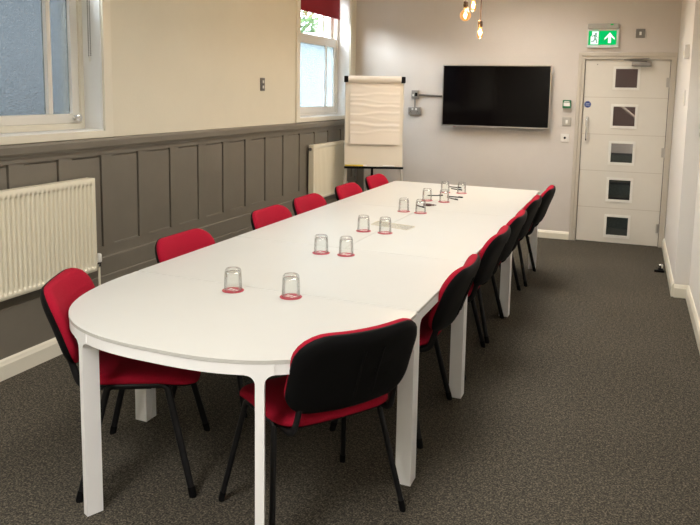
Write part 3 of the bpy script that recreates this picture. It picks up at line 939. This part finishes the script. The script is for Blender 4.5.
p = plate('fused_spur', 'small steel plate with white centre above the door, right of the exit sign', 'wall plate', .017, 2.268, .092, .092, .010, M['darksteel'])
boxobj('rocker', M['wplastic'], p, -.011, .011, -.016, -.009, -.018, .018, bev=.002)
p = plate('door_release', 'green emergency door release box left of the door', 'release box', -.690, 1.512, .088, .088, .045, M['greenbox'], bev=.005)
boxobj('label_panel', M['white'], p, -.034, .034, -.0465, -.044, -.022, .016)
bm = bmesh.new(); box(bm, -.028, .028, -.0472, -.0462, .022, .030); obj('lettering', bm, M['white'], p)
p = plate('light_switch', 'grey steel switch plate below the green release box', 'light switch', -.683, 1.318, .086, .086, .010, M['steel'])
boxobj('rocker', M['wplastic'], p, -.012, .012, -.016, -.009, -.020, .020, bev=.002)
boxobj('backing_box', M['gplastic'], p, -.047, .047, -.006, -.0005, -.047, .047)
p = plate('exit_button', 'square white plate with dark button below the grey switch by the door', 'door button', -.694, 1.140, .090, .090, .012, M['wplastic'])
bm = bmesh.new(); lathe(bm, [(0, 0), (.013, 0), (.013, .005), (.010, .008), (0, .008)], 0, 0, 16)
b_ = obj('button', bm, M['plastic'], p, 40); b_.location = (0, -.011, 0); b_.rotation_euler = (math.radians(90), 0, 0)
# sockets left of the TV
p = plate('television_socket', 'small metal clad outlet joined by conduit to the television', 'wall socket', -2.423, 1.587, .088, .098, .042, M['greymetal'], bev=.005)
boxobj('switch_rocker', M['wplastic'], p, -.030, -.012, -.048, -.041, -.022, .004, bev=.002)
bm = bmesh.new(); box(bm, .0, .03, -.0445, -.0415, -.02, .02); obj('outlet', bm, M['plastic'], p)
bm = bmesh.new(); tube(bm, [(.044, -.018, -.006), (.385, -.018, -.016)], .011, seg=12, up=(0, 1, 0)); obj('conduit', bm, M['darksteel'], p, 40)
p = plate('double_socket', 'metal clad double socket below the television outlet', 'wall socket', -2.427, 1.392, .150, .092, .042, M['greymetal'], bev=.005)
for s in (-1, 1):
    boxobj('switch_rocker', M['wplastic'], p, s*.022-.010, s*.022+.010, -.048, -.041, .010, .034, bev=.002)
    bm = bmesh.new()
    for a, b in ((0, -.004), (-.009, -.024), (.009, -.024)): box(bm, s*.045+a-.0045, s*.045+a+.0045, -.0435, -.0415, b-.004, b+.004)
    obj('outlet', bm, M['plastic'], p)
bm = bmesh.new(); tube(bm, [(.0, -.018, .046), (.002, -.018, .146)], .011, seg=12, up=(0, 1, 0)); obj('conduit', bm, M['greymetal'], p, 40)
# left wall switch
p = plate('light_switch', 'upright steel double switch on the wall between the windows', 'light switch', WX, 1.655, .072, .118, .012, M['darksteel'], wall='left', y=5.894)
for s in (-1, 1): boxobj('rocker', M['wplastic'], p, -.010, .010, -.018, -.011, s*.024-.013, s*.024+.013, bev=.002)
# right wall fittings
p = plate('thermostat', 'small white thermostat box high on the wall right of the door', 'thermostat', RX, 1.975, .10, .115, .040, M['wplastic'], wall='right', y=6.50, bev=.006)
boxobj('dial', M['cream'], p, -.02, .02, -.046, -.039, -.03, .01, bev=.004)
p = plate('blank_plate', 'narrow white wall plate below the thermostat', 'wall plate', RX, 1.60, .06, .13, .012, M['wplastic'], wall='right', y=6.60)
boxobj('centre_strip', M['cream'], p, -.012, .012, -.015, -.011, -.045, .045, bev=.001)
p = plate('light_switch', 'steel switch plate at the right edge beyond the door', 'light switch', RX2, 1.352, .086, .10, .012, M['steel'], wall='right', y=6.185)
boxobj('rocker', M['wplastic'], p, -.010, .010, -.018, -.011, -.016, .016, bev=.002)

# door stop on the floor
ds = thing('door_stop', 'small metal and black rubber door stop on the carpet by the door', 'door stop', (.325, 7.10, 0))
bm = bmesh.new(); lathe(bm, [(0, 0), (.036, 0), (.038, .004), (.030, .010), (.022, .022), (.022, .03), (0, .03)], 0, 0, 20); obj('base', bm, M['plastic'], ds, 40)
bm = bmesh.new(); lathe(bm, [(0, .03), (.017, .03), (.018, .045), (.021, .05), (.021, .062), (.014, .068), (0, .068)], 0, 0, 20); obj('cap', bm, M['chrome'], ds, 40)
bm = bmesh.new(); box(bm, -.055, .03, -.055, -.03, 0, .022, bev=.004); obj('rubber_block', bm, M['plastic'], ds, 20)

# ------------------------------------------------------------------ flip chart
fc = thing('flip_chart', 'white flip chart easel with creased paper pad in the far corner', 'flip chart', (-2.632, 7.40, 0), math.atan2(.27, .66))
T = math.radians(6)     # lean back
bw = .645
def fp(u, w_, d_):      # u across, w_ up the board from its lower edge, d_ out of its face
    return Vector((u, w_*math.sin(T)-d_*math.cos(T), .79+w_*math.cos(T)+d_*math.sin(T)))
def fbox(bm, u0, u1, w0, w1, d0, d1):
    vs = box(bm, u0, u1, d0, d1, w0, w1)
    for v in vs: v.co = fp(v.co.x, v.co.z, v.co.y)
bm = bmesh.new(); fbox(bm, -bw/2, bw/2, 0, .96, -.012, 0); obj('board', bm, M['board'], fc)
bm = bmesh.new()
for u in (-bw/2, bw/2-.010): fbox(bm, u, u+.010, 0, .96, -.014, .004)
fbox(bm, -bw/2, bw/2, .952, .962, -.014, .004); obj('board_edge', bm, M['boardedge'], fc)
# paper pad with creases
bm = bmesh.new()
nu, nw = 14, 70
pg = []
for j in range(nw+1):
    row = []
    s = j/nw
    for i in range(nu+1):
        u = (i/nu-.5)
        amp = 0
        for c0_, a0, wd, sl in ((.10, .004, .02, .03), (.22, .006, .018, -.04), (.33, .004, .014, .06), (.40, .008, .02, .03), (.52, .007, .018, -.05), (.60, .005, .012, .08), (.70, .009, .022, .04), (.80, .006, .016, -.06)):
            t = s-c0_-sl*u-.012*math.sin(9*u+c0_*20)
            amp += a0*(math.exp(-(t/wd)**2)-.6*math.exp(-((t+wd*1.4)/wd)**2))
        wcurl = .004+.012*s*s
        row.append(bm.verts.new(fp(u*.545+.006, .945-.70*s, .006+wcurl+amp*.6)))
    pg.append(row)
for a, b in zip(pg[:-1], pg[1:]):
    for k in range(nu): bm.faces.new((a[k], a[k+1], b[k+1], b[k]))
r_ = bmesh.ops.extrude_face_region(bm, geom=list(bm.faces))
off = fp(0, 0, -.006)-fp(0, 0, 0)
for e in r_['geom']:
    if isinstance(e, bmesh.types.BMVert): e.co += off
obj('paper_pad', bm, M['paper'], fc, 60)
bm = bmesh.new(); tube(bm, [fp(-.29, .955, .012), fp(.29, .955, .012)], .038, seg=18, up=(0, 0, 1)); obj('paper_clamp', bm, M['paper'], fc, 40)
for s in (-1, 1):
    bm = bmesh.new(); box(bm, s*.312-.024, s*.312+.024, -.022, .04, .922, .988, bev=.008)
    for v in bm.verts: v.co = fp(v.co.x, v.co.z, v.co.y)
    obj('clamp_end', bm, M['plastic'], fc, 20)
bm = bmesh.new(); fbox(bm, -bw/2, bw/2, -.022, .002, -.014, .055); obj('pen_tray', bm, M['plastic'], fc)
for s in (-1, 1):
    bm = bmesh.new(); tube(bm, [fp(s*.30, .90, -.03), fp(s*.30, .0, -.03), (s*.37, -.10, .01)], .014, seg=12, up=(0, 1, 0)); obj('leg', bm, M['boardedge'], fc, 40)
bm = bmesh.new(); tube(bm, [fp(0, .90, -.03), (0, .48, .01)], .014, seg=12, up=(1, 0, 0)); obj('leg', bm, M['blackmetal'], fc, 40)
mk2 = thing('whiteboard_marker', 'yellow marker at the left end of the flip chart tray', 'marker', fc.location, fc.rotation_euler.z, 'markers in the flip chart tray')
mk3 = thing('whiteboard_marker', 'white marker in the middle of the flip chart tray', 'marker', fc.location, fc.rotation_euler.z, 'markers in the flip chart tray')
mk4 = thing('whiteboard_marker', 'yellow and white marker beside the yellow one on the flip chart tray', 'marker', fc.location, fc.rotation_euler.z, 'markers in the flip chart tray')
for root, u, m1, m2 in ((mk2, -.315, 'yellow', 'yellow'), (mk4, -.20, 'yellow', 'white'), (mk3, .10, 'white', 'white')):
    bm = bmesh.new(); tube(bm, [fp(u, .0115, .038), fp(u+.085, .0115, .038)], .009, seg=12); obj('barrel', bm, M[m1], root, 40)
    bm = bmesh.new(); tube(bm, [fp(u+.086, .0115, .038), fp(u+.125, .0115, .038)], .0094, seg=12); obj('cap', bm, M[m2], root, 40)

# ------------------------------------------------------------------ pendant lamps
def pendant(label, x, y, zc_, globe):
    r = thing('pendant_lamp', label, 'pendant lamp', (x, y, zc_), 0, 'filament bulb pendants over the table')
    if globe:
        R = .0475
        prof = [(R*math.sin(a), -R*math.cos(a)) for a in [PI*k/16 for k in range(14)]]
        prof = [(0, -R)]+prof[1:]+[(.016, .052), (.0135, .062)]
        ztop = .062; fr_, fl = .010, .026
    else:
        prof = [(0, -.055), (.010, -.053), (.019, -.045), (.0235, -.030), (.0245, -.008), (.0225, .015), (.016, .036), (.0135, .044)]
        ztop = .044; fr_, fl = .0105, .030
    bm = bmesh.new(); lathe(bm, prof, 0, 0, 24); bu = obj('bulb', bm, M['bulb'], r, 60)
    bm = bmesh.new(); lathe(bm, [(0, -fl), (fr_*.7, -fl*.9), (fr_, 0), (fr_*.7, fl*.9), (0, fl)], 0, 0, 14); obj('filament', bm, M['fil'], bu, 60)
    bm = bmesh.new(); lathe(bm, [(0, 0), (.017, 0), (.020, .006), (.018, .014), (.0215, .018), (.0215, .030), (.017, .036), (.020, .040), (.018, .052), (.008, .060), (0, .060)], 0, 0, 20)
    obj('lamp_holder', bm, M['brass'], r, 20, loc=(0, 0, ztop-.002))
    bm = bmesh.new(); tube(bm, [(0, 0, ztop+.055), (0, 0, H-zc_-.03)], .0042, seg=10); obj('flex', bm, M['cordm'], r, 40)
    bm = bmesh.new(); lathe(bm, [(0, 0), (.035, 0), (.042, .012), (.042, .03), (0, .03)], 0, 0, 20); obj('ceiling_rose', bm, M['brass'], r, 40, loc=(0, 0, H-zc_-.0305))
    l = bpy.data.lights.new('bulb_light', 'POINT'); l.energy = 24; l.color = (1, .78, .56); l.shadow_soft_size = .018
    lo = bpy.data.objects.new('bulb_light', l); link(lo); lo.location = (x, y, zc_)
    return r
pendant('round glowing globe bulb on a hanging flex, leftmost of the three', -1.383, 6.132, 2.262, True)
pendant('glowing bulb cut by the picture top, highest of the three', -1.345, 6.255, 2.360, False)
pendant('small pear shaped glowing bulb, lowest and rightmost of the three', -1.262, 6.180, 2.124, False)

# ------------------------------------------------------------------ lights
w = bpy.data.worlds.new('sky'); sc.world = w; w.use_nodes = True
nt = w.node_tree; nt.nodes.clear()
wo = nt.nodes.new('ShaderNodeOutputWorld'); bg = nt.nodes.new('ShaderNodeBackground')
bg.inputs['Color'].default_value = (.78, .90, 1.0, 1); bg.inputs['Strength'].default_value = 7
nt.links.new(bg.outputs[0], wo.inputs[0])
def area(name, loc, rot, sx, sy, power, col):
    l = bpy.data.lights.new(name, 'AREA'); l.shape = 'RECTANGLE'; l.size = sx; l.size_y = sy
    l.energy = power; l.color = col; l.spread = math.radians(140)
    o = bpy.data.objects.new(name, l); link(o); o.location = loc; o.rotation_euler = rot
    return o
WARM = (.99, .95, .875)
for (x, y, p_) in ((-1.4, -.45, 84), (-1.1, 1.6, 14), (-1.1, 4.0, 28), (-1.1, 6.7, 36)):  # rearmost one is an added fill for front-facing surfaces
    area('ceiling_and_fill_lamp', (x, y, H-.02), (0, 0, 0), .9, 1.8, p_, WARM if y > 0 else (1, .97, .93))
sn = bpy.data.lights.new('reveal_fill_sun', 'SUN'); sn.energy = 26; sn.angle = math.radians(50); sn.color = (.93, .96, 1)  # added sun, put in to brighten the window reveals
so = bpy.data.objects.new('reveal_fill_sun', sn); link(so); so.rotation_euler = Vector((.52, .72, -.46)).to_track_quat('-Z', 'Y').to_euler()
lh = bpy.data.lights.new('hall_fill', 'POINT'); lh.energy = 34; lh.color = (1, .85, .7); lh.shadow_soft_size = .1  # added light, brightens the hall behind the door panes
lo = bpy.data.objects.new('hall_fill', lh); link(lo); lo.location = (.2, D+.9, 2.4)

# ------------------------------------------------------------------ camera
f_, cx, cy = 718.4798, 359.143, 184.648
yaw, pitch, roll, h_ = -.3613025, -.1277847, .01833, 1.59894
F = Vector((math.sin(yaw)*math.cos(pitch), math.cos(yaw)*math.cos(pitch), math.sin(pitch)))
R = Vector((math.cos(yaw), -math.sin(yaw), 0)); U = R.cross(F)
c, s = math.cos(roll), math.sin(roll)
R, U = R*c+U*s, U*c-R*s
cd = bpy.data.cameras.new('camera'); co = bpy.data.objects.new('camera', cd); link(co)
mw = Matrix.Identity(4)
for i in range(3):
    mw[i][0], mw[i][1], mw[i][2] = R[i], U[i], -F[i]
mw[2][3] = h_
co.matrix_world = mw
cd.sensor_width = 36; cd.sensor_fit = 'HORIZONTAL'; cd.lens = f_/700*36
cd.shift_x = (350-cx)/700; cd.shift_y = (cy-262.5)/700
cd.clip_start = .05
sc.camera = co

sc.view_settings.view_transform = 'Standard'; sc.view_settings.look = 'None'
sc.view_settings.gamma = 1; sc.view_settings.exposure = .26; sc.view_settings.use_curve_mapping = False
sc.cycles.use_denoising = True
sc.cycles.max_bounces = 10; sc.cycles.diffuse_bounces = 5; sc.cycles.transparent_max_bounces = 24
